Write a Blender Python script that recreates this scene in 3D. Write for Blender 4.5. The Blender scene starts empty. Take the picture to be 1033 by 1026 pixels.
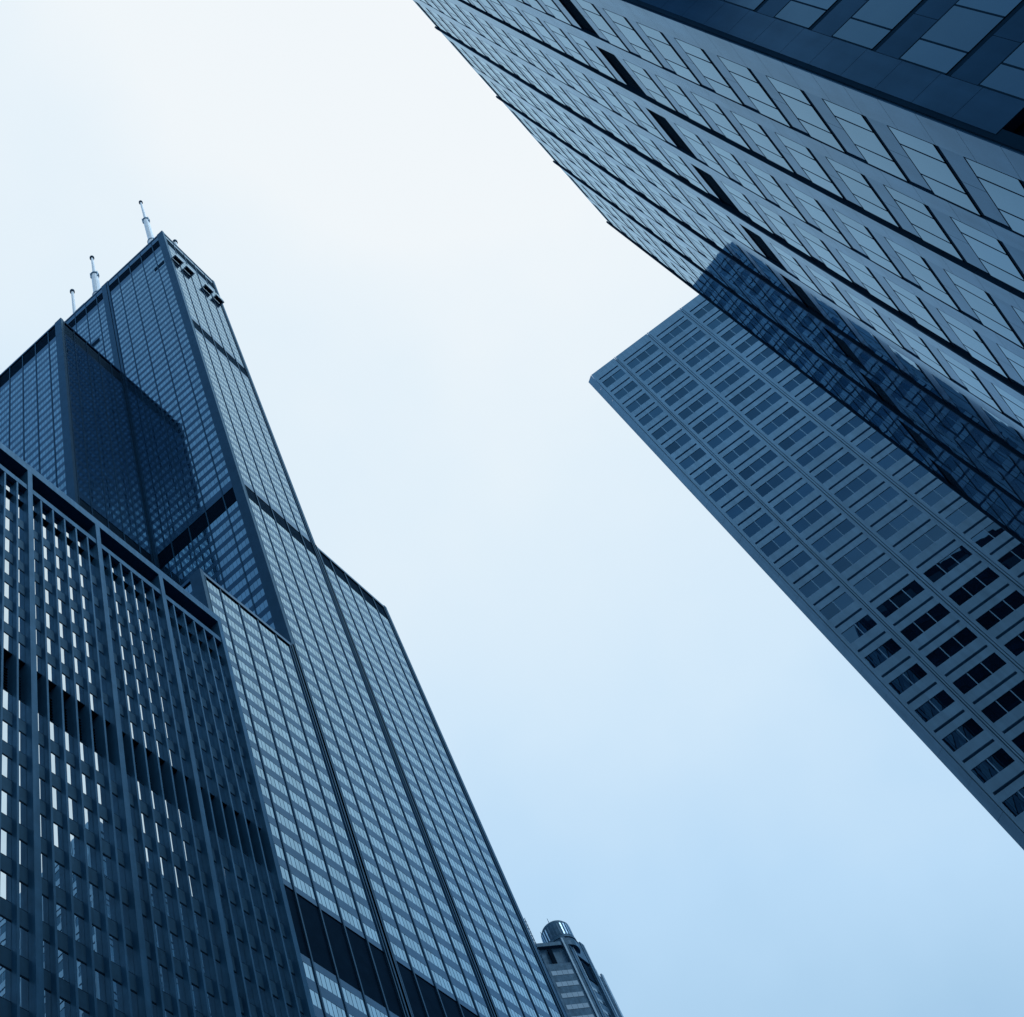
import bpy, math, random
from mathutils import Vector, Matrix
random.seed(7)
S = bpy.context.scene
COL = S.collection
rad = math.radians

# ------------------------------------------------------------------ camera
F_PX, W_PX, H_PX = 1412.96, 1033.0, 1026.0
ROT = ((0.5938519960414372, -0.7470841783675506, -0.2986721232898762),
       (0.6047955051255529, 0.6593209894389288, -0.44667463535016105),
       (0.5306243527935072, 0.08462306611175215, 0.8433722386374345))
CZ = 1.7
cam_d = bpy.data.cameras.new('camera'); cam = bpy.data.objects.new('camera', cam_d); COL.objects.link(cam)
cam_d.sensor_fit = 'HORIZONTAL'; cam_d.sensor_width = 36.0; cam_d.lens = 36.0 * F_PX / W_PX
cam_d.clip_start = 0.1; cam_d.clip_end = 6000
rx, ry, rz = (Vector(r) for r in ROT)
M = Matrix((rx, -ry, -rz)).transposed().to_4x4(); M.translation = (0, 0, CZ)
cam.matrix_world = M
S.camera = cam

def project(p):
    v = Vector(p) - Vector((0, 0, CZ)); w = v.dot(rz)
    if w < 1: return None
    return (W_PX / 2 + F_PX * v.dot(rx) / w, H_PX / 2 + F_PX * v.dot(ry) / w)

# ------------------------------------------------------------------ sky and sun
SUN_EL, SUN_AZ = rad(52), rad(272)            # azimuth counted from +X towards +Y
world = bpy.data.worlds.new('World'); S.world = world; world.use_nodes = True
nt = world.node_tree; nt.nodes.clear()
def N(t, **k):
    n = nt.nodes.new(t)
    for a, b in k.items(): setattr(n, a, b)
    return n
out = N('ShaderNodeOutputWorld'); bg = N('ShaderNodeBackground')
sky = N('ShaderNodeTexSky'); sky.sky_type = 'NISHITA'; sky.sun_disc = False
sky.sun_elevation = SUN_EL; sky.sun_rotation = rad(90) - SUN_AZ; sky.air_density = 1.6; sky.dust_density = 3.0
tc = N('ShaderNodeTexCoord')
# the overcast: one bright patch of thin cloud high up, darker and bluer towards the horizon
patch = (rx * (430 - 516.5) / F_PX + ry * (-20 - 513) / F_PX + rz).normalized()
dot = N('ShaderNodeVectorMath', operation='DOT_PRODUCT'); dot.inputs[1].default_value = patch
nrm = N('ShaderNodeVectorMath', operation='NORMALIZE')
noi = N('ShaderNodeTexNoise'); noi.inputs['Scale'].default_value = 2.6; noi.inputs['Detail'].default_value = 5; noi.inputs['Roughness'].default_value = 0.5
nmul = N('ShaderNodeMath', operation='MULTIPLY_ADD'); nmul.inputs[1].default_value = 0.24; nmul.inputs[2].default_value = -0.12
ac = N('ShaderNodeMath', operation='ARCCOSINE')
add = N('ShaderNodeMath', operation='ADD')
div = N('ShaderNodeMath', operation='DIVIDE'); div.inputs[1].default_value = 1.6
ramp = N('ShaderNodeValToRGB')
stops = [(0.0, (0.93, 0.97, 1.0)), (0.13, (0.91, 0.965, 1.0)), (0.21, (0.79, 0.91, 1.0)), (0.32, (0.66, 0.84, 1.0)),
         (0.40, (0.51, 0.74, 0.97)), (0.47, (0.41, 0.64, 0.87)), (0.60, (0.24, 0.46, 0.74)), (0.95, (0.11, 0.26, 0.47))]
el = ramp.color_ramp.elements
while len(el) < len(stops): el.new(0.5)
for e, (p, c) in zip(el, stops): e.position = p; e.color = (*c, 1)
lk = nt.links.new
lk(tc.outputs['Generated'], nrm.inputs[0]); lk(nrm.outputs[0], dot.inputs[0]); lk(nrm.outputs[0], noi.inputs['Vector'])
lk(dot.outputs['Value'], ac.inputs[0]); lk(noi.outputs['Fac'], nmul.inputs[0]); lk(ac.outputs[0], div.inputs[0])
lk(div.outputs[0], add.inputs[0]); lk(nmul.outputs[0], add.inputs[1]); lk(add.outputs[0], ramp.inputs['Fac'])
# unseen sky behind viewer: dark bank and pale band added to shape facade light
xyz = N('ShaderNodeSeparateXYZ'); lk(nrm.outputs[0], xyz.inputs[0])
def rng(src, a, b):
    q = N('ShaderNodeMapRange', interpolation_type='SMOOTHSTEP'); q.inputs['From Min'].default_value = a; q.inputs['From Max'].default_value = b
    lk(src, q.inputs['Value']); return q.outputs[0]
def mul(a, b):
    q = N('ShaderNodeMath', operation='MULTIPLY'); lk(a, q.inputs[0]); lk(b, q.inputs[1]); return q.outputs[0]
low = mul(rng(xyz.outputs['X'], 0.0, -0.35), rng(xyz.outputs['Z'], 0.80, 0.62))
mlow = N('ShaderNodeMixRGB'); mlow.inputs['Color2'].default_value = (0.72, 0.86, 1.0, 1)
lk(low, mlow.inputs['Fac']); lk(ramp.outputs['Color'], mlow.inputs['Color1'])
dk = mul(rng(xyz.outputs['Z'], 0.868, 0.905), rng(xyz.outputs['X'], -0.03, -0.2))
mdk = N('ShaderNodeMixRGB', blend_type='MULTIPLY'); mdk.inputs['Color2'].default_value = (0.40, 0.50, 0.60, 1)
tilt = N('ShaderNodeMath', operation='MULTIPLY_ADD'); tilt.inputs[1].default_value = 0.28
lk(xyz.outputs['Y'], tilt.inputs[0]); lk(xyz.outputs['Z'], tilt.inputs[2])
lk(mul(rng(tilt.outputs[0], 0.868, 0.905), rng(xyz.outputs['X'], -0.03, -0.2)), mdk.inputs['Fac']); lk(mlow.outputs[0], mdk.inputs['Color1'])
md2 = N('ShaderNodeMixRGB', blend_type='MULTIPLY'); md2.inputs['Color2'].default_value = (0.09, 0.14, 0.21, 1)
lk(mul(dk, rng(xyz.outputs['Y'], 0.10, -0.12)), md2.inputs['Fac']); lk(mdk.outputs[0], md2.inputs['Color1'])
bg_sky = N('ShaderNodeBackground'); bg_sky.inputs['Strength'].default_value = 0.06
bg.inputs['Strength'].default_value = 1.0
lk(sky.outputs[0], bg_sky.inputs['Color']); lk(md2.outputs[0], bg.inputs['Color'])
ms = N('ShaderNodeMixShader'); ms.inputs['Fac'].default_value = 0.95
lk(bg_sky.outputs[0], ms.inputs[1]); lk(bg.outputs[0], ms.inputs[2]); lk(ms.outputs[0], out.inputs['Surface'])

sl = bpy.data.lights.new('sun', 'SUN'); sl.energy = 1.3; sl.angle = rad(20); sl.color = (1.0, 0.97, 0.92)
sun = bpy.data.objects.new('sun', sl); COL.objects.link(sun)
sd = Vector((math.cos(SUN_EL) * math.cos(SUN_AZ), math.cos(SUN_EL) * math.sin(SUN_AZ), math.sin(SUN_EL)))
sun.rotation_euler = sd.to_track_quat('Z', 'Y').to_euler(); sun.location = sd * 900

S.view_settings.view_transform = 'Standard'; S.view_settings.look = 'None'
S.view_settings.exposure = 0.0; S.view_settings.gamma = 1.0

# ------------------------------------------------------------------ materials
def facade(name, base, tint, ior, rough, wave=0.0, wave_scale=0.6, grain=0.12, streak=0.0, tone=0.0, floor=0.0):
    """Dark body under a tinted reflective coat: Fresnel mixes a diffuse base with a coloured gloss."""
    m = bpy.data.materials.new(name); m.use_nodes = True
    t = m.node_tree; t.nodes.clear()
    def n(k, **kw):
        q = t.nodes.new(k)
        for a, b in kw.items(): setattr(q, a, b)
        return q
    L = t.links.new
    o = n('ShaderNodeOutputMaterial'); mix = n('ShaderNodeMixShader'); d = n('ShaderNodeBsdfDiffuse'); g = n('ShaderNodeBsdfGlossy')
    if ior < 1:                                       # coated glass: Schlick curve from its face-on reflectance
        lw = n('ShaderNodeLayerWeight'); lw.inputs['Blend'].default_value = 0.5
        pw = n('ShaderNodeMath', operation='POWER'); pw.inputs[1].default_value = 5.0; L(lw.outputs['Facing'], pw.inputs[0])
        fr = n('ShaderNodeMath', operation='MULTIPLY_ADD'); fr.inputs[1].default_value = 1 - ior; fr.inputs[2].default_value = ior; L(pw.outputs[0], fr.inputs[0])
    else:
        fr = n('ShaderNodeFresnel'); fr.inputs['IOR'].default_value = ior
    g.inputs['Roughness'].default_value = rough
    tcn = n('ShaderNodeTexCoord'); ge = n('ShaderNodeNewGeometry')
    ns = n('ShaderNodeTexNoise'); ns.inputs['Scale'].default_value = 0.55; ns.inputs['Detail'].default_value = 6; ns.inputs['Roughness'].default_value = 0.62
    L(ge.outputs['Position'], ns.inputs['Vector'])
    mp = n('ShaderNodeMapRange'); mp.inputs['From Min'].default_value = 0.3; mp.inputs['From Max'].default_value = 0.7
    mp.inputs['To Min'].default_value = 1 - grain; mp.inputs['To Max'].default_value = 1 + grain
    L(ns.outputs['Fac'], mp.inputs['Value'])
    val = mp.outputs[0]
    if streak:                                        # rain streaks: noise drawn out along the vertical
        vm = n('ShaderNodeVectorMath', operation='MULTIPLY'); vm.inputs[1].default_value = (1, 1, 0.04)
        s2 = n('ShaderNodeTexNoise'); s2.inputs['Scale'].default_value = 2.2; s2.inputs['Detail'].default_value = 4
        L(ge.outputs['Position'], vm.inputs[0]); L(vm.outputs[0], s2.inputs['Vector'])
        m2 = n('ShaderNodeMapRange'); m2.inputs['From Min'].default_value = 0.3; m2.inputs['From Max'].default_value = 0.7
        m2.inputs['To Min'].default_value = 1 - streak; m2.inputs['To Max'].default_value = 1 + streak
        mm = n('ShaderNodeMath', operation='MULTIPLY'); L(s2.outputs['Fac'], m2.inputs['Value'])
        L(val, mm.inputs[0]); L(m2.outputs[0], mm.inputs[1]); val = mm.outputs[0]
    if tone:                                          # every pane has its own slight tone
        at = n('ShaderNodeAttribute'); at.attribute_name = 'tone'
        m3 = n('ShaderNodeMapRange'); m3.inputs['To Min'].default_value = 1 - tone; m3.inputs['To Max'].default_value = 1 + tone
        mm = n('ShaderNodeMath', operation='MULTIPLY'); L(at.outputs['Fac'], m3.inputs['Value'])
        L(val, mm.inputs[0]); L(m3.outputs[0], mm.inputs[1]); val = mm.outputs[0]
    for sh, c in ((d, base), (g, tint)):
        vs = n('ShaderNodeVectorMath', operation='SCALE'); vs.inputs[0].default_value = c
        L(val, vs.inputs['Scale'])
        if sh is g and ior < 1:                       # the tint washes out towards grazing angles
            tm = n('ShaderNodeMixRGB'); tm.inputs['Color2'].default_value = (0.64, 0.86, 1.0, 1)
            L(pw.outputs[0], tm.inputs['Fac']); L(vs.outputs[0], tm.inputs['Color1']); L(tm.outputs[0], sh.inputs['Color'])
        else: L(vs.outputs[0], sh.inputs['Color'])
    if wave:
        wn = n('ShaderNodeTexNoise'); wn.inputs['Scale'].default_value = wave_scale; wn.inputs['Detail'].default_value = 2
        L(ge.outputs['Position'], wn.inputs['Vector'])
        bp = n('ShaderNodeBump'); bp.inputs['Strength'].default_value = 1.0; bp.inputs['Distance'].default_value = wave
        L(wn.outputs['Fac'], bp.inputs['Height']); L(bp.outputs[0], g.inputs['Normal'])
    fac = fr.outputs[0]
    if floor:
        fm = n('ShaderNodeMath', operation='MAXIMUM'); fm.inputs[1].default_value = floor; L(fac, fm.inputs[0]); fac = fm.outputs[0]
    L(fac, mix.inputs['Fac']); L(d.outputs[0], mix.inputs[1]); L(g.outputs[0], mix.inputs[2]); L(mix.outputs[0], o.inputs['Surface'])
    return m

M_WGLASS = facade('bronze_glass', (0.004, 0.016, 0.036), (0.50, 0.80, 1.0), 0.46, 0.02, wave=0.004, wave_scale=0.35, tone=0.10, grain=0.05)
M_WSPAN = facade('black_aluminium_spandrel', (0.007, 0.027, 0.055), (0.30, 0.58, 0.92), 0.08, 0.12, grain=0.08)
M_WCOL = facade('black_aluminium_column', (0.008, 0.029, 0.056), (0.22, 0.42, 0.64), 1.5, 0.18, grain=0.1)
M_LOUVRE = facade('dark_louvre', (0.0008, 0.005, 0.0135), (0.10, 0.24, 0.42), 1.1, 0.4)
M_MGLASS = facade('mirror_glass', (0.004, 0.020, 0.046), (0.36, 0.67, 0.96), 0.12, 0.015, wave=0.0035, wave_scale=0.5, tone=0.07, grain=0.03)
M_MSTONE = facade('polished_granite', (0.008, 0.035, 0.076), (0.26, 0.52, 0.84), 0.028, 0.05, grain=0.12, streak=0.07)
M_MSPAN = facade('polished_granite_panel', (0.006, 0.028, 0.062), (0.20, 0.44, 0.75), 0.018, 0.06, grain=0.10, streak=0.05)
M_JOINT = facade('dark_joint', (0.004, 0.019, 0.041), (0.1, 0.2, 0.35), 1.1, 0.5)
M_GCLAD = facade('painted_cladding', (0.130, 0.280, 0.430), (0.36, 0.62, 0.9), 1.4, 0.35, grain=0.08, streak=0.10)
M_GGLASS = facade('tinted_glass', (0.002, 0.007, 0.016), (0.26, 0.62, 1.0), 0.12, 0.01, wave=0.002, tone=0.20, grain=0.05)
M_LMETAL = facade('weathered_steel', (0.017, 0.074, 0.148), (0.24, 0.46, 0.72), 1.35, 0.35, grain=0.14, streak=0.12)
M_LDARK = facade('dark_steel', (0.017, 0.062, 0.120), (0.2, 0.4, 0.62), 1.25, 0.4, grain=0.14, streak=0.10)
M_LGLASS = facade('window_glass', (0.002, 0.010, 0.022), (0.90, 0.98, 1.0), 0.78, 0.01, wave=0.0012, tone=0.05, grain=0.03)
M_CGLASS = facade('far_window_glass', (0.02, 0.05, 0.09), (0.62, 0.84, 1.0), 3.6, 0.02, tone=0.05, grain=0.03)
M_STONE = facade('dressed_granite', (0.032, 0.088, 0.155), (0.3, 0.5, 0.7), 1.3, 0.4, grain=0.25, streak=0.15)
M_PALE = facade('pale_granite', (0.22, 0.38, 0.52), (0.4, 0.6, 0.8), 1.3, 0.4, grain=0.12)
M_WHITE = facade('white_paint', (0.66, 0.78, 0.86), (0.6, 0.8, 1), 1.3, 0.4, grain=0.08)
M_ROOF = facade('roof_gravel', (0.03, 0.06, 0.09), (0.2, 0.3, 0.4), 1.1, 0.7)
M_ASPHALT = facade('asphalt', (0.035, 0.05, 0.065), (0.2, 0.3, 0.4), 1.1, 0.7, grain=0.3)

# ------------------------------------------------------------------ mesh building
class MB:
    def __init__(s): s.v = []; s.f = []; s.m = []; s.t = []
    def quad(s, pts, mat=0, tone=0.5):
        b = len(s.v); s.v += [tuple(p) for p in pts]; s.f.append(tuple(range(b, b + len(pts)))); s.m.append(mat); s.t.append(tone)
    def join(s, o):
        b = len(s.v); s.v += o.v; s.f += [tuple(i + b for i in f) for f in o.f]; s.m += o.m; s.t += o.t; return s
    def box8(s, c, mat=0, tone=0.5):
        b = len(s.v); s.v += [tuple(p) for p in c]
        for f in ((0, 3, 2, 1), (4, 5, 6, 7), (0, 1, 5, 4), (1, 2, 6, 5), (2, 3, 7, 6), (3, 0, 4, 7)):
            s.f.append(tuple(i + b for i in f)); s.m.append(mat); s.t.append(tone)
    def box(s, x0, x1, y0, y1, z0, z1, mat=0):
        s.box8([(x0, y0, z0), (x1, y0, z0), (x1, y1, z0), (x0, y1, z0), (x0, y0, z1), (x1, y0, z1), (x1, y1, z1), (x0, y1, z1)], mat)
    def tube(s, p, q, r0, r1, n=12, mat=0):
        p = Vector(p); q = Vector(q); ax = (q - p).normalized()
        e = ax.orthogonal().normalized(); f = ax.cross(e); b = len(s.v)
        for c, r in ((p, r0), (q, r1)):
            for k in range(n):
                a = 2 * math.pi * k / n; s.v.append(tuple(c + e * (r * math.cos(a)) + f * (r * math.sin(a))))
        for k in range(n):
            j = (k + 1) % n; s.f.append((b + k, b + j, b + n + j, b + n + k)); s.m.append(mat); s.t.append(.5)
        s.f.append(tuple(b + n - 1 - k for k in range(n))); s.m.append(mat); s.t.append(.5)
        s.f.append(tuple(b + n + k for k in range(n))); s.m.append(mat); s.t.append(.5)
    def prism(s, poly, z0, z1, mat=0):
        n = len(poly); b = len(s.v); s.v += [(x, y, z0) for x, y in poly] + [(x, y, z1) for x, y in poly]
        for k in range(n):
            j = (k + 1) % n; s.f.append((b + k, b + j, b + n + j, b + n + k)); s.m.append(mat); s.t.append(.5)
        s.f.append(tuple(b + n - 1 - k for k in range(n))); s.m.append(mat); s.t.append(.5)
        s.f.append(tuple(b + n + k for k in range(n))); s.m.append(mat); s.t.append(.5)

def build(name, mb, mats, parent=None):
    if not isinstance(mats, (list, tuple)): mats = [mats]
    me = bpy.data.meshes.new(name); org = Vector((0, 0, 0)); q = parent
    while q: org += Vector(q.location); q = q.parent
    me.from_pydata([tuple(Vector(v) - org) for v in mb.v], [], mb.f)
    for m in mats: me.materials.append(m)
    me.polygons.foreach_set('material_index', mb.m)
    at = me.attributes.new('tone', 'FLOAT', 'FACE'); at.data.foreach_set('value', mb.t)
    me.update()
    o = bpy.data.objects.new(name, me); COL.objects.link(o)
    if parent: o.parent = parent
    return o

def thing(name, label, cat, loc=(0, 0, 0), group=None):
    o = bpy.data.objects.new(name, None); COL.objects.link(o); o.location = loc; o.empty_display_size = 2
    o['label'] = label; o['category'] = cat
    if group: o['group'] = group
    return o

class Face:
    """A vertical facade plane: u along it, z up, d out of it."""
    def __init__(s, p, h, n): s.p = Vector((p[0], p[1], 0)); s.h = Vector((h[0], h[1], 0)).normalized(); s.n = Vector((n[0], n[1], 0)).normalized()
    def at(s, u, z, d=0.0): q = s.p + s.h * u + s.n * d; return Vector((q.x, q.y, z))
    def box(s, mb, u0, u1, z0, z1, d0, d1, mat=0, tone=.5):
        c = [s.at(u0, z0, d1), s.at(u1, z0, d1), s.at(u1, z0, d0), s.at(u0, z0, d0), s.at(u0, z1, d1), s.at(u1, z1, d1), s.at(u1, z1, d0), s.at(u0, z1, d0)]
        if s.h.cross(Vector((0, 0, 1))).dot(s.n) < 0: c = [c[1], c[0], c[3], c[2], c[5], c[4], c[7], c[6]]
        mb.box8(c, mat, tone)
    def pane(s, mb, u0, u1, z0, z1, d, tilt=0.0, mat=0):
        a = random.gauss(0, tilt) * (u1 - u0) / 2; b = random.gauss(0, tilt) * (z1 - z0) / 2
        c = [s.at(u0, z0, d - a - b), s.at(u1, z0, d + a - b), s.at(u1, z1, d + a + b), s.at(u0, z1, d - a + b)]
        if s.h.cross(Vector((0, 0, 1))).dot(s.n) < 0: c = c[::-1]
        mb.quad(c, mat, random.random())

BLOCK = []                                            # (x0, y0, x1, y1, height): what hides what, for ranking repeats
def hidden(p):
    for x0, y0, x1, y1, zt in BLOCK:
        ex, ey = x1 - x0, y1 - y0; den = p[0] * ey - p[1] * ex
        if abs(den) < 1e-9: continue
        t = (x0 * ey - y0 * ex) / den; w = (x0 * p[1] - y0 * p[0]) / den
        if 0.01 < t < 0.99 and 0 <= w <= 1 and CZ + t * (p[2] - CZ) < zt: return True
    return False
def shown(mb):
    n = len(mb.v); c = [sum(v[k] for v in mb.v) / n for k in range(3)]
    if hidden(c): return 0.0
    area = 0.0
    for f in mb.f:
        q = [project(mb.v[i]) for i in f]
        if any(p is None for p in q): continue
        if not any(-8 < p[0] < W_PX + 8 and -8 < p[1] < H_PX + 8 for p in q): continue
        a = 0.5 * sum(q[i][0] * q[i - 1][1] - q[i - 1][0] * q[i][1] for i in range(len(q)))
        area += max(a, 0) if True else 0
    return area
def repeats(name, pieces, mats, parent, top=100):
    """The pieces that show largest become objects of their own, the rest one object."""
    ranked = sorted(((shown(p), i) for i, p in enumerate(pieces)), reverse=True)
    pick = [i for a, i in ranked[:top] if a > 0.5]
    ps = set(pick)
    for i in pick: build(name, pieces[i], mats, parent)
    rest = MB()
    for i, p in enumerate(pieces):
        if i not in ps: rest.join(p)
    if rest.f: build(name, rest, mats, parent)['kind'] = 'stuff'

# ------------------------------------------------------------------ ground
g = MB(); g.quad([(-2500, -2500, 0), (2500, -2500, 0), (2500, 2500, 0), (-2500, 2500, 0)])
build('ground', g, M_ASPHALT)['kind'] = 'structure'

# ------------------------------------------------------------------ where everything stands
LX0, LX1, LY, LTOP = -1.45, 64.35, 41.5, 125.2                       # finned block
WX, WY = 115.77, 62.14                                             # bundled-tube tower, its main corner
MA = rad(-3.0); MH = Vector((math.cos(MA), math.sin(MA), 0)); MN = Vector((-MH.y, MH.x, 0)); MD = 10.9
MTOP = 129.3
GP = Vector((92.74, -3.2, 0)); GH = Vector((0.0974764, -0.99523784, 0)); GN = Vector((-0.99523784, -0.0974764, 0)); GTOP = 160.9
mp0 = MH * 20.6 - MN * MD; mp1 = MH * 63.75 - MN * MD
BLOCK += [(LX0, LY, LX1, LY, LTOP), (mp0.x, mp0.y, mp1.x, mp1.y, MTOP)]
for (a0, a1, b, zt) in ((-21.6, 0, 0, 199), (0, 22.86, 0, 445), (22.86, 46.4, 0, 263), (-21.6, 0, 24.2, 367)):
    BLOCK.append((WX + a0, WY + b, WX + a1, WY + b, zt))
    BLOCK.append((WX + a0, WY + b, WX + a0, WY + b + 23, zt))

# ------------------------------------------------------------------ the bundled-tube tower
def bundled_tower():
    t = thing('skyscraper', 'tallest tower, black with stepped shafts of different heights and two antennas on its roof', 'skyscraper', (WX + 22, WY + 34, 0))
    A = [-21.6, 0.0, 22.86, 46.4]; B = [0.0, 24.2, 47.3, 70.2]
    Hh = {(0, 0): 199.0, (0, 1): 367.4, (0, 2): 263.5, (1, 0): 445.3, (1, 1): 445.3, (1, 2): 367.4, (2, 0): 263.5, (2, 1): 367.4, (2, 2): 199.0}
    FH = 3.95
    bands = [(115.8, 127.0), (256.4, 263.2), (358.4, 365.6)]
    wins, spans, cols, lou, caps = [], [], [], [], []
    for (i, j), zt in Hh.items():
        x0, x1, y0, y1 = WX + A[i], WX + A[i + 1], WY + B[j], WY + B[j + 1]
        core = MB(); core.box(x0 + .25, x1 - .25, y0 + .25, y1 - .25, 0, zt - 0.6); build('shaft', core, [M_WCOL], t)
        rf = MB(); rf.box(x0 + .4, x1 - .4, y0 + .4, y1 - .4, zt - 0.55, zt - 0.3); build('roof', rf, [M_ROOF], t)
        for side, (di, dj), p, h, n, w in (('w', (0, -1), (x0, y0), (1, 0), (0, -1), x1 - x0), ('n', (-1, 0), (x0, y0), (0, 1), (-1, 0), y1 - y0),
                                           ('e', (0, 1), (x0, y1), (1, 0), (0, 1), x1 - x0), ('s', (1, 0), (x1, y0), (0, 1), (1, 0), y1 - y0)):
            zb = Hh.get((i + di, j + dj), 0.0)
            if zb >= zt: continue
            F = Face(p, h, n); front = side in 'wn'
            bw = w / 5
            bd = [b for b in bands if b[0] > zb - 2 and b[1] < zt + 3 and not (side in 'ns' and zt > 400 and b[0] > 300)]
            if zt > 400: bd = bd + [(434.6, 440.6)]
            # top trim
            tm = MB(); F.box(tm, 0, w, zt - 0.9, zt, -.3, .20); caps.append(tm)
            if zt > 400:
                tm = MB()
                for k in range(5): F.box(tm, k * bw + .2, (k + 1) * bw - .2, 440.7, 444.4, -.3, .06)
                spans.append(tm)
            for b0, b1 in bd:
                lb = MB(); F.box(lb, 0.05, w - .05, b0, b1, -.4, -.12)
                if front and b0 > 200:
                    z = b0 + .3
                    while z < b1 - .2:
                        F.box(lb, 0.05, w - .05, z, z + .10, -.12, -.07); z += .62
                lou.append(lb)
            nf = int(zt // FH)
            for k in range(nf):
                z0 = k * FH; z1 = z0 + FH
                # floor = spandrel z0..z0+1.7, glass z0+1.7..z1
                if z1 < zb or z0 > zt - 1.2 or z0 < 60: continue
                if any(z0 + 1.7 > b0 - .6 and z0 + 1.7 < b1 or (z1 > b0 + .4 and z1 < b1 + .6) for b0, b1 in bd): 
                    inb = True
                else: inb = False
                if zt > 400 and z1 > 434: inb = True
                s0, s1 = z0, z0 + 1.7
                if any(s0 < b1 - .1 and s1 > b0 + .1 for b0, b1 in bd): 
                    # shorten the spandrel to the edge of the louvres
                    ok = False
                    for b0, b1 in bd:
                        if s0 < b0 < s1: s1 = b0; ok = True
                        elif s0 < b1 < s1: s0 = b1; ok = True
                    if not ok: s0 = s1
                if s1 - s0 > .15 and s1 < zt - .9 and not (zt > 400 and s0 > 434):
                    sp = MB(); F.box(sp, 0.02, w - .02, s0, s1, -.3, .0); spans.append(sp)
                if inb: 
                    # a blank strip where glass would meet the louvres
                    g0, g1 = z0 + 1.7, z1
                    for b0, b1 in bd:
                        if g0 < b0 < g1: g1 = b0
                        elif g0 < b1 < g1: g0 = b1
                        elif b0 <= g0 and g1 <= b1: g1 = g0
                    if g1 - g0 > .15 and g1 < zt - .9 and not (zt > 400 and g0 > 434):
                        sp = MB(); F.box(sp, 0.02, w - .02, g0, g1, -.3, .0); spans.append(sp)
                    continue
                g1 = min(z1, zt - .9)
                if g1 - z0 - 1.7 < .3: continue
                for b in range(5):
                    wm = MB(); u0 = b * bw + .12; u1 = (b + 1) * bw - .12
                    if front:
                        pw = (u1 - u0) / 5
                        for q in range(5):
                            F.pane(wm, u0 + q * pw, u0 + (q + 1) * pw, z0 + 1.7, g1, -.02, 0.0022)
                            if q: F.box(wm, u0 + q * pw - .02, u0 + q * pw + .02, z0 + 1.7, g1, -.1, .0, 1)
                    else:
                        F.pane(wm, u0, u1, z0 + 1.7, g1, -.02, 0.002)
                    wins.append(wm)
            z00 = max(zb - .5, 0)
            for b in range(1, 5):
                c = MB(); F.box(c, b * bw - .13, b * bw + .13, z00, zt - .02, -.3, .12); cols.append(c)
            # doubled corner columns with a dark slot between them
            ends = ((-.12, 1.95), (w - .85, w + .1)) if side == 'n' else ((-.25, .55), (.80, 1.0), (w - 1.0, w - .80), (w - .55, w + .25))
            for u0, u1 in ends:
                nb = None
                c = MB(); F.box(c, u0, u1, z00, zt + .25, -.3, .253 if u1 - u0 > .5 else .16); cols.append(c)
    repeats('window', wins, [M_WGLASS, M_WCOL], t)
    repeats('spandrel', spans, [M_WSPAN], t)
    repeats('column', cols, [M_WCOL], t)
    repeats('louvre_band', lou, [M_LOUVRE], t)
    repeats('parapet', caps, [M_WSPAN], t)
    # glass viewing boxes hung from the top of the west side
    F = Face((WX, WY), (1, 0), (0, -1))
    for u in (1.1, 5.8, 13.9, 18.5):
        b = MB(); F.box(b, u, u + .3, 420.2, 420.5, .06, 1.40); F.box(b, u + 3.3, u + 3.6, 420.2, 420.5, .06, 1.40)
        F.box(b, u + .3, u + 3.3, 420.2, 420.5, 1.15, 1.40)
        bx = build('glass_box', b, [M_WHITE], t)
        q = MB(); F.box(q, u + .31, u + 3.29, 420.3, 420.45, .06, 1.14)
        build('floor', q, [M_WCOL], bx)
        q = MB(); F.box(q, u + .8, u + 1.2, 420.1, 420.29, .2, .95); F.box(q, u + 2.4, u + 2.8, 420.1, 420.29, .2, .95); F.box(q, u + 1.21, u + 2.39, 420.1, 420.29, .45, .7)
        build('bracket', q, [M_LOUVRE], bx)
        q = MB(); F.box(q, u + .1, u + 3.5, 420.51, 422.2, 1.30, 1.34)
        build('pane', q, [M_WGLASS], bx)
    # short dark vent slots on the north side
    G = Face((WX, WY), (0, 1), (-1, 0))
    for u0, u1, z in ((2.3, 6.2, 417.6), (30.0, 33.6, 404.0)):
        q = MB(); G.box(q, u0, u1, z, z + 2.6, -.2, .07); build('vent_slot', q, [M_LOUVRE], t)
    return t
bundled_tower()

def antenna(x, y, zb, zt, label, s=1.0):
    a = thing('antenna_mast', label, 'antenna', (x, y, zb), 'antennas on the roof of the tallest tower')
    h = zt - zb; m = MB()
    m.tube((x, y, zb), (x, y, zb + h * .46), 1.75 * s, 1.45 * s); build('base_tube', m, [M_WHITE], a)
    m = MB(); m.tube((x, y, zb + h * .46), (x, y, zb + h * .74), 1.2 * s, 1.05 * s); build('middle_tube', m, [M_WHITE], a)
    m = MB(); m.tube((x, y, zb + h * .74), (x, y, zt), .55 * s, .35 * s); build('top_tube', m, [M_WHITE], a)
    for f in (.46, .74):
        m = MB(); m.tube((x, y, zb + h * f - .3), (x, y, zb + h * f + .3), 1.3 * s * (1.25 - .6 * (f - .46)), 1.3 * s * (1.25 - .6 * (f - .46)), 16)
        for k in range(3):
            an = k * math.pi * 2 / 3 + .4; m.tube((x + 1.25 * s * math.cos(an), y + 1.25 * s * math.sin(an), zb + h * f - 3.2), (x + 1.25 * s * math.cos(an), y + 1.25 * s * math.sin(an), zb + h * f + 1.6), .2, .2, 8)
        build('collar', m, [M_PALE], a)
    m = MB(); m.tube((x, y, zt), (x, y, zt + 1.0), .75 * s, .75 * s); build('beacon', m, [M_WCOL], a)
    return a
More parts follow.
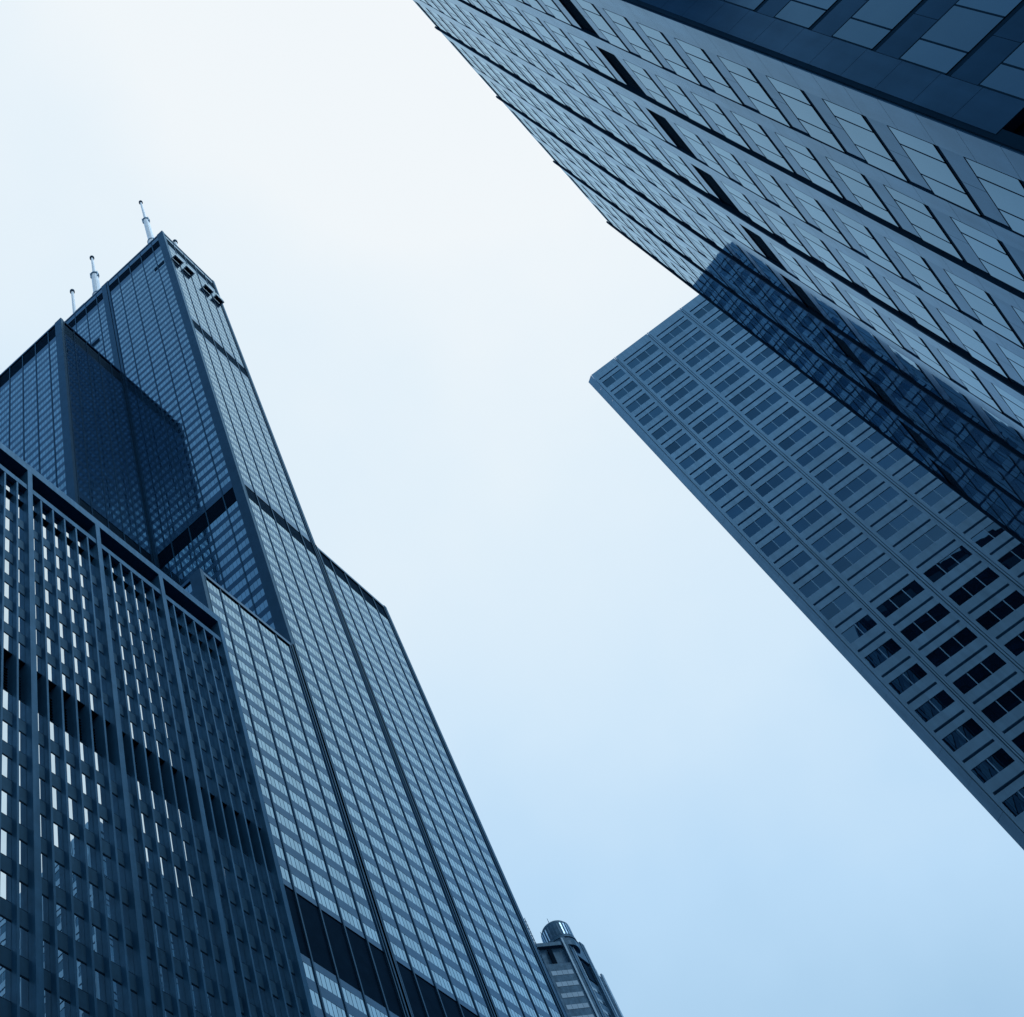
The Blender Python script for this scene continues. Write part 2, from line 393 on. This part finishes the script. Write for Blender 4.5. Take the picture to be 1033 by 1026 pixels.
antenna(WX + 11.8, WY + 11.2, 445, 541, 'white stepped antenna nearest the roof corner of the tallest tower, with a dark tip')
antenna(WX + 10.6, WY + 36.5, 445, 525, 'broad white antenna in the middle of the roof edge of the tallest tower', 1.15)
def mast(x, y, zb, zt, label, arm):
    a = thing('antenna_mast', label, 'antenna', (x, y, zb), 'antennas on the roof of the tallest tower')
    m = MB(); m.tube((x, y, zb), (x, y, zt), .55, .42); build('pole', m, [M_WHITE], a)
    m = MB(); m.tube((x, y, zt), (x, y, zt + 1.1), .8, .8); build('beacon', m, [M_WCOL], a)
    if arm:
        m = MB(); m.tube((x, y, zb + 4.6), (x, y - 4.5, zb + 4.6), .35, .35); build('arm', m, [M_WCOL], a)
mast(WX + 1.2, WY + 39.2, 445, 471, 'thin grey mast with a side arm left of both antennas on the tallest tower', True)
mast(WX + 8.0, WY + .9, 445, 455, 'short stub mast on the right-hand roof edge of the tallest tower', False)

# ------------------------------------------------------------------ the mirrored building
def mirrored_building():
    P = -MN * MD
    t = thing('office_block', 'pale mirrored facade overhead at top right, with another tower reflected in it', 'building', tuple(MH * 42 - MN * 30))
    F1 = Face(P, MH, MN)
    C0 = P + MH * 20.6
    F2 = Face(C0, -MN, -MH)                               # the face turned towards the viewer
    W2 = 44.0
    E0 = P + MH * 63.75
    F3 = Face(E0, -MN, MH); F4 = Face(C0 - MN * W2, MH, -MN)
    core = MB()
    for f in (1,):
        a = C0 + MH * .5 - MN * .5; b = E0 - MH * .5 - MN * .5; c = E0 - MH * .5 - MN * (W2 - .5); d = C0 + MH * .5 - MN * (W2 - .5)
        core.prism([(a.x, a.y), (d.x, d.y), (c.x, c.y), (b.x, b.y)], 0, MTOP - .5)
    build('building_core', core, [M_JOINT], t)
    FHT, SILL = 3.9, 35.3                                  # sill level of floor 0
    ZB = SILL - 8 * FHT
    wins, spans, piers, lou, gaps = [], [], [], [], []
    def bay(F, u0, u1, lead, front=True, louv=True):
        """one window bay: panes between u0 and u1 on every floor; spandrels set back behind the glass line"""
        for k in range(-8, 24):
            z = SILL + k * FHT
            wz1 = z + 2.42
            if louv and k == 8:
                lb = MB(); F.box(lb, u0, u1, z - .05, wz1 + .1, -.45, -.25)
                zz = z
                while zz < wz1: F.box(lb, u0, u1, zz, zz + .07, -.25, -.10); zz += .3
                lou.append(lb)
            else:
                wm = MB(); w = u1 - u0
                if front:
                    cuts = [u0, u0 + .26 * w, u0 + .69 * w, u1]
                    for q in range(3): F.pane(wm, cuts[q] + .03, cuts[q + 1] - .03, z + .05, wz1 - .03, .0, 0.0011)
                    for q in (1, 2): F.box(wm, cuts[q] - .03, cuts[q] + .03, z + .05, wz1 - .03, -.2, .004, 1)
                else: F.pane(wm, u0, u1, z + .05, wz1, .0, .001)
                F.box(wm, u0, u1, z - .14, z + .05, -.3, -.03, 1)      # dark sill joint
                F.box(wm, u0 - .03, u0 + .02, z + .05, wz1 - .02, -.3, .006, 1); F.box(wm, u1 - .02, u1 + .03, z + .05, wz1 - .02, -.3, .006, 1)
                F.box(wm, u0, u1, wz1 - .02, wz1 + .025, -.3, .006, 1)   # thin head joint
                wins.append(wm)
            sp = MB(); n = 2 if front else 1; w = (u1 - u0) / n
            for q in range(n): F.box(sp, u0 + q * w + .008, u0 + (q + 1) * w - .008, wz1 + .025, z + FHT - .14, -.3, -.035 if front else 0)
            spans.append(sp)
    def pier(F, u0, u1, d=.02, z0=0, z1=MTOP, split=1.95):
        p = MB(); z = z0
        while z < z1 - .05:
            zz = min(z + split, z1); F.box(p, u0, u1, z + .008, zz - .008, -.3, d); z = zz
        piers.append(p)
    def run(F, start, n, lead, tail, front=True):
        u = start
        for b in range(n):
            P8 = 8.35
            pier(F, u + .05, u + lead)
            bay(F, u + lead + .05, u + lead + 2.98, lead, front)
            pier(F, u + lead + 3.03, u + lead + 3.90)
            bay(F, u + lead + 3.95, u + P8 - .40, lead, front)
            g = MB(); F.box(g, u + P8 - .38, u + P8, 0, MTOP, -1.0, -.42); gaps.append(g)
            u += P8
    run(F1, 20.62, 1, 1.25, .4)
    u = 20.62 + 8.35
    # the four bays beyond
    for b in range(4):
        pier(F1, u + .05, u + 1.0); bay(F1, u + 1.05, u + 4.1, 1); pier(F1, u + 4.15, u + 5.05); bay(F1, u + 5.1, u + 8.30, 1)
        g = MB(); F1.box(g, u + 8.32, u + 8.68, 0, MTOP + (.0), -1.0, -.42); gaps.append(g)
        # the dark guide rail in the slot stands a little above the parapet
        g = MB(); F1.box(g, u + 8.40, u + 8.60, 0, MTOP + .9, -.42, .10); gaps.append(g)
        u += 8.68
    q = MB(); F1.box(q, 63.70, 63.95, 0, MTOP, -.6, .02); piers.append(q)
    # face towards the viewer
    q = 0.2
    pier(F2, q, q + 1.08, .02, 31.6, MTOP, 1.95)
    d = MB(); F2.box(d, q, q + 1.08, 24.5, 31.6, -.6, -.4); lou.append(d)
    pier(F2, q, q + 1.08, .02, 0, 24.5, 1.95)
    uu = q + 1.12
    while uu < W2 - 4:
        bay(F2, uu, uu + 3.05, 1, True, True); pier(F2, uu + 3.1, uu + 4.0); uu += 4.05
    e = MB(); F2.box(e, uu, W2, 0, MTOP, -.3, 0); piers.append(e)
    # corner slot
    g = MB(); F1.box(g, 20.6, 20.66, 0, MTOP, -.4, -.05); gaps.append(g)
    # plain rear faces
    for F, w in ((F3, W2), (F4, 43.15)):
        uu = .5
        while uu < w - 3.5:
            bay(F, uu, uu + 3.05, 1, False, False); pier(F, uu + 3.1, uu + 4.0); uu += 4.05
    # parapet and roof
    cap = MB(); F1.box(cap, 20.7, 63.95, SILL + 24 * FHT - .14, MTOP + .02, -.35, .024); build('parapet', cap, [M_MSTONE], t)
    cap = MB(); F2.box(cap, 0.2, W2, SILL + 24 * FHT - .14, MTOP + .02, -.35, .024); build('parapet', cap, [M_MSTONE], t)
    repeats('window', wins, [M_MGLASS, M_JOINT], t)
    repeats('spandrel', spans, [M_MSPAN], t)
    repeats('pier', piers, [M_MSTONE], t)
    repeats('louvre', lou, [M_LOUVRE], t)
    repeats('slot', gaps, [M_JOINT], t)
mirrored_building()

# ------------------------------------------------------------------ the gridded tower
def gridded_tower():
    t = thing('office_tower', 'grey slab with a flat roof and rows of square windows, behind the mirrored facade', 'office tower', tuple(GP + GH * 24 - GN * 20))
    F = Face(GP, GH, GN); Wd, Dp = 49.0, 38.0; ZT = GTOP; FHT = 4.13; SK = 7.0      # the plan is skewed: the street side runs back at a slant
    body = MB(); cf = .75
    c = [F.at(cf, 0, -.35), F.at(Wd - cf, 0, -.35), F.at(Wd - .35, 0, -cf), F.at(Wd - .35, 0, -Dp + .4), F.at(SK + .35, 0, -Dp + .4), F.at(.45, 0, -cf)]
    body.prism([(p.x, p.y) for p in c][::-1], 0, ZT - .4)
    build('building_core', body, [M_JOINT], t)
    wall = MB()
    # chamfered corner
    def corner(ua, da, ub, db):
        z = 0.0
        while z < ZT - .02:
            z1 = min(z + FHT, ZT)
            wall.quad([F.at(ua, z + .01, da), F.at(ub, z + .01, db), F.at(ub, z1 - .01, db), F.at(ua, z1 - .01, da)]); z = z1
    corner(-.28, -.62, .5, 0); corner(Wd - .5, 0, Wd, -.45)
    bays = [(.56, 4.24, 2)]; u = 4.50
    while u + 5.1 < Wd - .6: bays.append((u, u + 5.02, 3)); u += 5.32
    bays.append((u, Wd - .56, 2))
    wins = []; ledges = []
    def bayfront(F, u0, u1, npn, front):
        m = .33
        F.box(wall, u0, u0 + m, 0, ZT, -.35, 0); F.box(wall, u1 - m, u1, 0, ZT, -.35, 0)
        k = 0
        while True:
            gz = 158.7 - FHT * k                          # dark groove
            if gz < 4: break
            wt = gz - 1.05; wb = wt - 1.76
            top = ZT if k == 0 else gz + FHT - 1.05 - 1.76
            F.box(wall, u0 + m, u1 - m, gz + .16, (ZT if k == 0 else 158.7 - FHT * (k - 1) - 2.81), -.35, 0)   # strip above the groove
            F.box(wall, u0 + m, u1 - m, wt, gz - .16, -.35, 0)                                                   # lintel
            wm = MB(); w = (u1 - u0 - 2 * m) / npn
            for q in range(npn):
                F.pane(wm, u0 + m + q * w, u0 + m + (q + 1) * w, wb, wt, -.05, .0012)
                if q: F.box(wm, u0 + m + q * w - .045, u0 + m + q * w + .045, wb, wt, -.2, -.03, 1)
            wins.append(wm); k += 1
    for u0, u1, npn in bays: bayfront(F, u0, u1, npn, True)
    ribs = []
    for (a, b) in zip(bays[:-1], bays[1:]):                    # slim pilaster between two dark joints
        r = MB(); F.box(r, a[1] + .07, b[0] - .07, 0, ZT, -.35, .05); ribs.append(r)
    # side and rear faces
    sv = (-GN * (Dp - .45) + GH * SK).normalized(); Fl = Face(F.at(-.28, 0, -.62), sv, Vector((0, 0, 1)).cross(sv) if Vector((0, 0, 1)).cross(sv).dot(GH) < 0 else -Vector((0, 0, 1)).cross(sv)); Fr = Face(F.at(Wd, 0, -.45), -GN, GH); Fb = Face(F.at(SK, 0, -Dp), GH, -GN)
    for Fx, w in ((Fl, Dp - .45), (Fr, Dp - .45), (Fb, Wd - SK)):
        u = .05
        while u + 5.3 < w + .3: bayfront(Fx, u, min(u + 5.1, w), 3, False); u += 5.32
        if w - u > .2: Fx.box(wall, u, w, 0, ZT, -.35, 0)
    build('cladding', wall, [M_GCLAD], t)
    rf = MB(); rf.prism([(p.x, p.y) for p in c][::-1], ZT - .38, ZT - .2); build('roof', rf, [M_ROOF], t)
    repeats('pilaster', ribs, [M_GCLAD], t)
    repeats('window', wins, [M_GGLASS, M_GCLAD], t)
gridded_tower()

# ------------------------------------------------------------------ the finned block
def finned_block():
    t = thing('office_block', 'dark block at lower left with deep vertical fins and narrow window slits', 'building', (30, LY + 18, 0))
    F = Face((0, LY), (1, 0), (0, -1)); ZT = LTOP; Dp = 34.0; REC = -.43
    body = MB(); body.box(LX0 + .3, LX1 - .3, LY + 1.15, LY + Dp, 0, ZT - .4); build('building_core', body, [M_JOINT], t)
    sides = MB(); sides.box(LX1 - .30, LX1, LY + .82, LY + Dp + .3, 0, ZT); sides.box(LX0, LX0 + .3, LY + .82, LY + Dp + .3, 0, ZT); sides.box(LX0 + .31, LX1 - .31, LY + Dp + .01, LY + Dp + .3, 0, ZT)
    build('wall', sides, [M_LMETAL], t)
    rf = MB(); rf.box(LX0 + .31, LX1 - .31, LY + .9, LY + Dp, ZT - .39, ZT - .2); build('roof', rf, [M_ROOF], t)
    P = [64.1 - 8.17 * k for k in range(9)][::-1]           # pier centres
    majors, fins, wins, spans, beams, rec, lou = [], [], [], [], [], [], []
    hw = .27
    for x in P:
        m = MB(); F.box(m, x - hw, x + hw, 0, ZT - 1.34, -1.1, .12); majors.append(m)
    tb = MB(); F.box(tb, LX0, LX1 + .02, ZT - 1.33, ZT, -1.1, .12); beams.append(tb)
    for a, b in zip(P[:-1], P[1:]):
        u0, u1 = a + hw, b - hw
        bm = MB(); F.box(bm, u0, u1, 120.0, 120.85, -1.1, .02); beams.append(bm)
        rc = MB(); F.box(rc, u0, u1, 120.86, ZT - 1.34, -1.12, -1.0); rec.append(rc)
        pit = (b - a) / 6
        fx = [a + pit * q for q in range(1, 6)]
        for x in fx:
            f = MB(); F.box(f, x - .09, x + .09, 0, 119.99, -1.1, .0); fins.append(f)
        ed = [u0] + [v for x in fx for v in (x - .09, x + .09)] + [u1]
        for q in range(6):
            w0, w1 = ed[2 * q], ed[2 * q + 1]
            k = -1
            while True:
                zb = 114.15 - 3.706 * k
                if zb < 6: break
                zt = min(zb + 2.24, 119.9)
                if k == 7:
                    l = MB(); F.box(l, w0, w1, zb - 1.4, zb + 2.6, -1.12, -.98)
                    zz = zb - 1.2
                    while zz < zb + 2.4: F.box(l, w0, w1, zz, zz + .05, -.98, -.88); zz += .35
                    lou.append(l)
                else:
                    wm = MB(); F.pane(wm, w0 + .02, w1 - .02, zb, zt, REC, .0015)
                    F.box(wm, w0, w1, zb - .04, zb + .04, -1.1, REC + .02, 1); F.box(wm, w0, w1, zt - .04, zt + .04, -1.1, REC + .02, 1)
                    F.box(wm, w0 + .0, w0 + .06, zb + .04, zt - .04, -1.1, REC + .04, 1)
                    wins.append(wm)
                    if k >= 0 and k != 6:
                        s = MB(); lo = zb - 3.706 + 2.24 + .04 if k != 6 else zb - 1
                        F.box(s, w0, w1, lo + .02, zb - .05, -1.1, REC + .04); spans.append(s)
                k += 1
    repeats('pier', majors, [M_LMETAL], t); repeats('fin', fins, [M_LMETAL], t); repeats('beam', beams, [M_LMETAL], t)
    repeats('recess', rec, [M_LOUVRE], t); repeats('louvre', lou, [M_LOUVRE], t)
    repeats('spandrel', spans, [M_LDARK], t); repeats('window', wins, [M_LGLASS, M_JOINT], t)
finned_block()

# ------------------------------------------------------------------ the crowned tower far behind
def crowned_tower():
    t = thing('skyscraper', 'small distant stone tower with a round drum on top, bottom centre beside the tallest tower', 'skyscraper', (310, 116, 0))
    h = Vector((0.751, -0.66, 0)); n = Vector((-0.66, -0.751, 0)); c0 = Vector((300.0, 110.0, 0))
    L, Rr = c0 - h * 3.9, c0 + h * 5.25                       # the chamfered face turned towards the viewer
    C = Face(c0, h, n); Wf = Face((Rr.x, Rr.y), (1, 0), (0, -1)); xw = 316.3 - Rr.x
    m = MB()
    m.prism([(L.x, L.y), (c0.x + h.x * 3.8, c0.y + h.y * 3.8), (308.5, Rr.y + 1.2), (316.2, Rr.y + 1.2), (322.5, 113), (322.5, 126), (L.x, 126)], 0, 278.2)
    build('shaft', m, [M_STONE], t)
    m = MB(); m.prism([(L.x + .9, L.y + .6), (c0.x + h.x * 3.7 + .7, c0.y + h.y * 3.7 + .7), (308.5, Rr.y + 1.6), (309, 121), (L.x + .9, 121)], 278.21, 285.2)
    C.box(m, -4.3, 3.4, 285.21, 286.6, -6, .15); build('upper_storey', m, [M_STONE], t)
    m = MB(); C.box(m, -1.45, -.25, 278.4, 284.3, -.5, -.3 + .25); build('opening', m, [M_LOUVRE], t)
    m = MB(); C.box(m, 3.85, 5.25, 0, 288.2, -1.6, .25); build('pier', m, [M_STONE], t)
    m = MB(); C.box(m, 3.86, 4.35, 0, 287.6, .26, .5); build('pier', m, [M_PALE], t)
    m = MB(); C.box(m, -4.3, -3.75, 0, 279.0, -1.0, .3); build('pier', m, [M_STONE], t)
    # street face, two masses stepping down
    m = MB(); m.box(Rr.x + 1.0, 316.3, Rr.y + .6, 117, 0, 292.4); Wf.box(m, .4, 1.8, 0, 291.2, -.6, .3); Wf.box(m, xw - 2.3, xw - .1, 0, 292.4, -.6, .3)
    Wf.box(m, 1.81, xw - 2.31, 283.0, 291.8, -.6, .15)
    build('street_wing', m, [M_STONE], t)
    m = MB(); Wf.box(m, 2.0, 2.3, 0, 291, .16, .5); build('pier', m, [M_PALE], t)
    m = MB(); Wf.box(m, xw - 1.0, xw - .5, 0, 291.8, .31, .5); build('pier', m, [M_PALE], t)
    m = MB(); m.prism([(309.0 + .8, Rr.y + .35), (316.0, Rr.y + .35), (316.0, Rr.y + .59), (309.8, Rr.y + .59)], 275.2, 281.8); build('opening', m, [M_LOUVRE], t)
    m = MB(); m.box(316.31, 322.7, Rr.y + 1.0, 118, 0, 283.4); m.box(317.6, 319.0, Rr.y + .5, Rr.y + .99, 0, 284.6); build('shoulder', m, [M_STONE], t)
    m = MB(); m.box(321.6, 322.75, Rr.y + .45, Rr.y + .99, 0, 284.4); build('pier', m, [M_PALE], t)
    for k in range(12):
        z = 273.75 - 4.28 * k
        m = MB()
        for q in range(4): C.pane(m, -3.4 + q * 1.66, -3.4 + (q + 1) * 1.66 - .08, z, z + 1.65, .06, .002)
        build('window', m, [M_CGLASS], t)
        m = MB()
        for q in range(3): Wf.pane(m, 4.2 + q * 1.75, 4.2 + (q + 1) * 1.75 - .08, z - 3.0, z - 1.7, -.52, .002)
        build('window', m, [M_CGLASS], t)
    # drum crown with a ring of slots and small aerials
    x, y = 307.2, 109.6
    m = MB(); m.tube((x, y, 285.2), (x, y, 295.0), 4.5, 4.5, 40); m.tube((x, y, 295.01), (x, y, 296.0), 4.2, 3.9, 40)
    m.tube((x, y, 288.3), (x, y, 289.0), 4.75, 4.75, 40)
    d = build('drum', m, [M_STONE], t)
    m = MB()
    for k in range(28):
        a = 2 * math.pi * k / 28; e = Vector((math.cos(a), math.sin(a), 0)); f = Vector((-e.y, e.x, 0)); c = Vector((x, y, 0)) + e * 4.52
        m.box8([c - f * .18 - e * .1 + Vector((0, 0, 289.6)), c + f * .18 - e * .1 + Vector((0, 0, 289.6)), c + f * .18 + e * .05 + Vector((0, 0, 289.6)), c - f * .18 + e * .05 + Vector((0, 0, 289.6)),
                c - f * .18 - e * .1 + Vector((0, 0, 294.2)), c + f * .18 - e * .1 + Vector((0, 0, 294.2)), c + f * .18 + e * .05 + Vector((0, 0, 294.2)), c - f * .18 + e * .05 + Vector((0, 0, 294.2))])
    build('rib', m, [M_STONE], d)
    m = MB()
    for k, hh in ((3, 1.6), (9, 1.0), (15, 1.3), (24, 2.0)):
        a = 2 * math.pi * k / 28; m.tube((x + 4 * math.cos(a), y + 4 * math.sin(a), 295.5), (x + 4 * math.cos(a), y + 4 * math.sin(a), 296.4 + hh), .10, .06, 6)
    build('aerial', m, [M_STONE], d)
    p = C.at(-4.75, 0, -.6); m = MB()                          # lattice mast at the left shoulder
    for dx in (-.7, .7):
        for dy in (-.7, .7): m.tube((p.x + dx, p.y + dy, 270), (p.x + dx * .8, p.y + dy * .8, 297.5), .16, .12, 6)
    for k in range(12):
        z = 280 + k * 1.5
        for a, b in (((-.7, -.7), (.7, -.7)), ((.7, -.7), (.7, .7)), ((.7, .7), (-.7, .7)), ((-.7, .7), (-.7, -.7))):
            m.tube((p.x + a[0], p.y + a[1], z), (p.x + b[0], p.y + b[1], z + 1.5), .11, .11, 5)
    build('lattice_mast', m, [M_STONE], t)
    m = MB(); m.box(Rr.x + 3, 316.0, Rr.y + 2, 116, 292.41, 293.3); m.box(309.5, 313.5, Rr.y + 3.5, 115, 293.31, 295.4); build('penthouse', m, [M_STONE], t)
crowned_tower()
